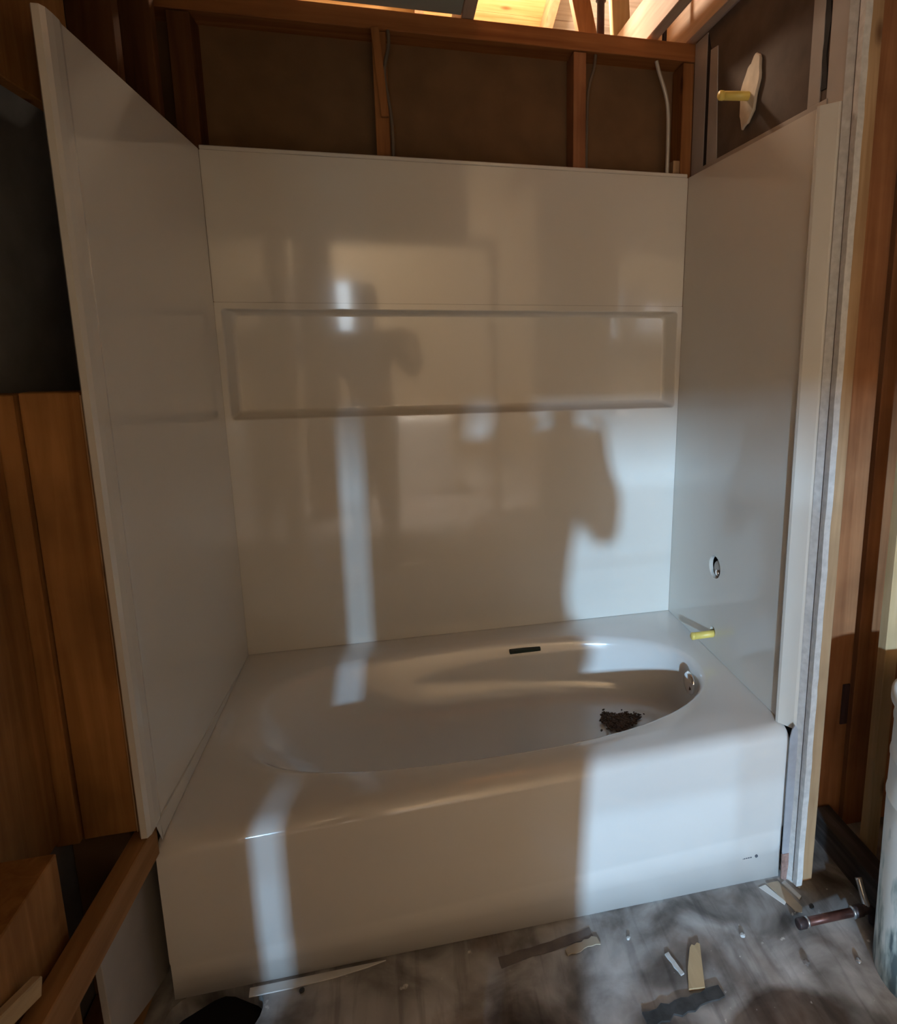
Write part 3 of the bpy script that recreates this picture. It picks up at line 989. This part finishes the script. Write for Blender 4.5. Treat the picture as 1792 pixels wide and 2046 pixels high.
def ragged(p, q, w, n=9, j=0.3):
    p, q = Vector(p), Vector(q)
    d = (q - p)
    s = Vector((-d.y, d.x)).normalized()
    up = [p + d * (i / n) + s * w / 2 * (1 + random.uniform(-j, j)) for i in range(n + 1)]
    dn = [p + d * (i / n) - s * w / 2 * (1 + random.uniform(-j, j)) for i in range(n, -1, -1)]
    return [(v.x, v.y) for v in up + dn]


scrap('wood_chip', [(1.158, -0.912), (1.166, -0.905), (1.172, -0.909), (1.181, -0.903), (1.187, -0.907), (1.150, -1.008), (1.112, -1.004), (1.130, -0.96)], 0.007, M['chip'],
      'pale yellow wood splinter chip lying on the grey floor', 'wood chip')
scrap('plaster_splinter', ragged((1.098, -0.912), (1.113, -0.968), 0.010, 5), 0.005, M['gypsum'], 'thin white splinter beside the yellow wood chip', 'scrap')
scrap('charcoal_strip', ragged((0.99, -1.045), (1.185, -1.022), 0.030, 12, 0.35), 0.006, M['dark_scrap'], 'ragged charcoal strip lying in front of the wood chip', 'scrap')
scrap('brown_paper_strip', ragged((0.70, -0.855), (0.935, -0.822), 0.026, 9, 0.2), 0.0015, M['grey_scrap'], 'dark brown paper strip lying along base of apron', 'scrap')
scrap('grey_paper_curl', ragged((0.86, -0.862), (0.945, -0.845), 0.02, 8, 0.4), 0.004, M['paper_scrap'], 'curled greyish paper scrap near middle of the apron base', 'scrap')
scrap('tan_paper_strip', [(1.452, -0.775), (1.488, -0.774), (1.505, -0.86), (1.495, -0.875), (1.480, -0.868)], 0.003, M['paper_scrap'], 'tan paper strip at right end of tub base', 'scrap')
scrap('white_paper_strip', [(1.425, -0.782), (1.447, -0.778), (1.472, -0.838), (1.463, -0.845)], 0.002, M['white_scrap'], 'white paper strip left of the tan strip by tub', 'scrap')
scrap('plaster_crumb', [(1.495, -0.782), (1.507, -0.778), (1.522, -0.832), (1.512, -0.838)], 0.005, M['gypsum'], 'white plaster crumb right of tan strip under the drywall', 'scrap')
scrap('white_base_strip', [(0.148, yfront(0.148) - 0.004), (0.44, yfront(0.44) - 0.004), (0.40, yfront(0.40) - 0.012), (0.33, yfront(0.33) - 0.020), (0.24, yfront(0.24) - 0.024), (0.15, yfront(0.15) - 0.024)], 0.004, M['white_scrap'],
      'bright white strip along the left base of apron', 'trim strip')  # thin white strip tapering along the apron base
for k, (x, y, r, m, lb) in enumerate(((1.305, -0.905, 0.006, 'gypsum', 'white crumb on grey floor left of copper pipe'), (1.42, -1.00, 0.008, 'grey_scrap', 'brown pebble on floor in front of copper pipe'),
                                      (1.53, -0.865, 0.007, 'dark_scrap', 'dark pebble on floor behind the copper pipe'), (1.02, -0.856, 0.005, 'gypsum', 'white crumb close to the tub apron base'),
                                      (1.55, -1.02, 0.007, 'solder', 'shiny metal bit on floor in front of bucket'), (0.26, -0.835, 0.006, 'dark_scrap', 'dark pebble against the white strip'))):
    bm = bmesh.new()
    bmesh.ops.create_icosphere(bm, subdivisions=2, radius=r)
    for v in bm.verts:
        v.co *= 1 + random.uniform(-0.2, 0.2)
        v.co.z *= 0.7
        v.co += Vector((x, y, zf(x) + r * 0.6))
    tag(finish('floor_crumb', bm, M[m]), lb, 'crumb')
t = plank('yellow_offcut', (-0.035, -1.16, 0.50), (-0.052, -1.24, 0.52), 0.03, 0.016, M['chip'], None)
tag(t, 'short yellow wood offcut on the blocking at lower left', 'offcut')

# ================================================================= SEEN AS REFLECTIONS: hall cabinet, curtains
t = tag(empty('low_cabinet', (0.35, -3.8, 0)), 'white low cabinet behind the camera, seen mirrored in back panel', 'cabinet')
board('carcass', -0.28, 0.96, -4.05, -3.68, zf(0.9) + 0.01, 0.69, M['white_paint'], t)
for x0, x1 in ((-0.27, 0.10), (0.11, 0.48), (0.49, 0.95)):
    d = board('door', x0, x1, -3.68, -3.66, 0.28, 0.68, M['white_paint'], t)
    d2 = board('door', x0, x1, -3.68, -3.66, 0.03, 0.27, M['white_paint'], t)
# muntin bars of the far window
w = bpy.data.objects['window_1']
for z in (1.56, 1.70, 1.84):
    board('muntin', -0.80, 0.02, -5.83, -5.815, z, z + 0.022, M['white_paint'], w, 0)
for x in (-0.62, -0.10, -0.02):
    board('muntin', x, x + 0.016, -5.83, -5.815, 1.39, 2.06, M['white_paint'], w, 0)

# ================================================================= THE PHOTOGRAPHER (mirrored in the panels, shades the daylight)
person = tag(empty('person', (0.31, -2.46, zf(0.31))), 'person in brown shirt and dark trousers standing behind camera, holding a phone', 'person')


def skinned(name, verts, edges, mat, root=0, levels=2, parent=person):
    me = bpy.data.meshes.new(name)
    me.from_pydata([v[:3] for v in verts], edges, [])
    o = bpy.data.objects.new(name, me)
    COL.objects.link(o)
    o.parent = parent
    o.matrix_parent_inverse = parent.matrix_world.inverted()
    o.modifiers.new('skin', 'SKIN').use_smooth_shade = True
    sv = me.skin_vertices[0].data if me.skin_vertices else None
    if sv is None:
        bpy.context.view_layer.objects.active = o
        bpy.ops.mesh.customdata_skin_add()
        sv = me.skin_vertices[0].data
    for i, v in enumerate(verts):
        r = v[3]
        sv[i].radius = r if isinstance(r, tuple) else (r, r)
    sv[root].use_root = True
    m = o.modifiers.new('sub', 'SUBSURF')
    m.levels = m.render_levels = levels
    me.materials.append(mat)
    return o


V, Ed = [], []


def chain(start, pts):
    prev = start
    for p in pts:
        V.append(p)
        if prev is not None:
            Ed.append((prev, len(V) - 1))
        prev = len(V) - 1
    return prev


pel = chain(None, [(0.31, -2.46, 0.95, (0.14, 0.11))])
chest = chain(pel, [(0.31, -2.46, 1.14, (0.13, 0.10)), (0.31, -2.45, 1.34, (0.15, 0.10))])
nb = chain(chest, [(0.31, -2.44, 1.47, (0.08, 0.065)), (0.315, -2.425, 1.54, 0.052), (0.32, -2.40, 1.63, (0.070, 0.080)), (0.32, -2.405, 1.71, (0.062, 0.072))])
zl0 = zf(0.2)
for sx in (-1, 1):
    chain(pel, [(0.31 + sx * 0.09, -2.46, 0.88, 0.09), (0.31 + sx * 0.10, -2.45, 0.51, 0.060), (0.31 + sx * 0.11, -2.47, 0.11, 0.036),
                (0.31 + sx * 0.115, -2.46, zl0 + 0.035, 0.034), (0.31 + sx * 0.13, -2.34, zl0 + 0.022, 0.022)])


def hand(wr_i, palm, dirv, side):
    pi = chain(wr_i, [(palm[0], palm[1], palm[2], (0.034, 0.016))])
    d = Vector(dirv).normalized()
    for k, L in enumerate((0.068, 0.078, 0.072, 0.056)):
        off = Vector((0, 0, 1)) * (0.027 - 0.018 * k)
        b = Vector(palm) + off
        chain(pi, [(*(b + d * 0.03), 0.009), (*(b + d * (0.03 + L * 0.5) + Vector((0, 0.012, 0))), 0.0085), (*(b + d * (0.03 + L * 0.75) + Vector((0, 0.026, 0))), 0.0075)])
    b = Vector(palm)
    chain(pi, [(b.x - side * 0.012, b.y - 0.008, b.z + 0.035, 0.010), (b.x + d.x * 0.02, b.y - 0.010, b.z + 0.065, 0.0085)])


lw = chain(chest, [(0.135, -2.45, 1.42, 0.055), (0.12, -2.34, 1.16, 0.042), (0.30, -2.20, 1.27, 0.032), (0.40, -2.16, 1.36, 0.026)])
hand(lw, (0.435, -2.170, 1.42), (1, 0.05, 0.1), 1)
rw = chain(chest, [(0.485, -2.45, 1.42, 0.055), (0.60, -2.35, 1.16, 0.042), (0.66, -2.20, 1.27, 0.032), (0.635, -2.165, 1.36, 0.026)])
hand(rw, (0.622, -2.170, 1.42), (-1, 0.05, 0.1), -1)
skinned('body', V, Ed, M['skin'])
skinned('shirt', [(0.31, -2.46, 0.90, (0.165, 0.125)), (0.31, -2.46, 1.14, (0.155, 0.12)), (0.31, -2.45, 1.34, (0.172, 0.12)), (0.31, -2.44, 1.46, (0.10, 0.085)),
                  (0.13, -2.45, 1.42, 0.074), (0.12, -2.35, 1.18, 0.060), (0.49, -2.45, 1.42, 0.074), (0.595, -2.36, 1.18, 0.060)],
        [(0, 1), (1, 2), (2, 3), (2, 4), (4, 5), (2, 6), (6, 7)], M['shirt'])
tv, te = [(0.31, -2.46, 0.95, (0.155, 0.118))], []
for sx in (-1, 1):
    b0 = len(tv)
    tv += [(0.31 + sx * 0.09, -2.46, 0.86, 0.112), (0.31 + sx * 0.085, -2.45, 0.51, 0.098), (0.31 + sx * 0.11, -2.47, 0.10, 0.082)]
    te += [(0, b0), (b0, b0 + 1), (b0 + 1, b0 + 2)]
skinned('trousers', tv, te, M['trousers'])
hb = bmesh.new()
bmesh.ops.create_uvsphere(hb, u_segments=20, v_segments=12, radius=0.088)
bmesh.ops.delete(hb, geom=[v for v in hb.verts if v.co.z < -0.02 and v.co.y > -0.03 or v.co.z < -0.075], context='VERTS')
for v in hb.verts:
    v.co = Vector((v.co.x * 0.92 + 0.32, v.co.y * 1.05 - 2.415, v.co.z * 1.12 + 1.69))
finish('hair', hb, M['hair'], person, smooth=True)
for sx in (-1, 1):
    eb = bmesh.new()
    bmesh.ops.create_uvsphere(eb, u_segments=12, v_segments=8, radius=0.012, matrix=Matrix.Translation((0.32 + sx * 0.03, -2.335, 1.655)))
    finish('eye', eb, M['white_paint'], person, smooth=True)
    eb = bmesh.new()
    bmesh.ops.create_uvsphere(eb, u_segments=12, v_segments=8, radius=1, matrix=Matrix.Translation((0.32 + sx * 0.072, -2.41, 1.64)) @ Matrix.Diagonal((0.010, 0.018, 0.03, 1)))
    finish('ear', eb, M['skin'], person, smooth=True)
    prism('shoe', [(0.31 + sx * 0.12 + dx, -2.39 + dy) for dx, dy in ((-0.04, -0.13), (0.04, -0.13), (0.048, 0.06), (0.03, 0.12), (-0.03, 0.12), (-0.048, 0.06))], zl0 - 0.004, zl0 + 0.075, M['black'], person, 'Z', 0.012)
nbm = bmesh.new()
bmesh.ops.create_cone(nbm, segments=10, radius1=0.016, radius2=0.008, depth=0.045, cap_ends=True, matrix=Matrix.Translation((0.32, -2.322, 1.63)) @ Matrix.Rotation(0.3, 4, 'X'))
finish('nose', nbm, M['skin'], person, smooth=True)
mb = bmesh.new()
bmesh.ops.create_uvsphere(mb, u_segments=12, v_segments=8, radius=1, matrix=Matrix.Translation((0.32, -2.332, 1.59)) @ Matrix.Diagonal((0.022, 0.006, 0.006, 1)))
finish('mouth', mb, M['copper'], person, smooth=True)
ph = tag(empty('phone', (0.53, -2.125, 1.38)), 'black phone held up in both hands behind the camera', 'phone')
board('phone_body', 0.492, 0.568, -2.127, -2.119, 1.345, 1.495, M['black'], ph, 0.003)
lathe('lens', [(0.008, 0), (0.008, 0.002), (0.005, 0.0025)], M['iron'], ph, (0.531, -2.119, 1.46), 'Y', 20)
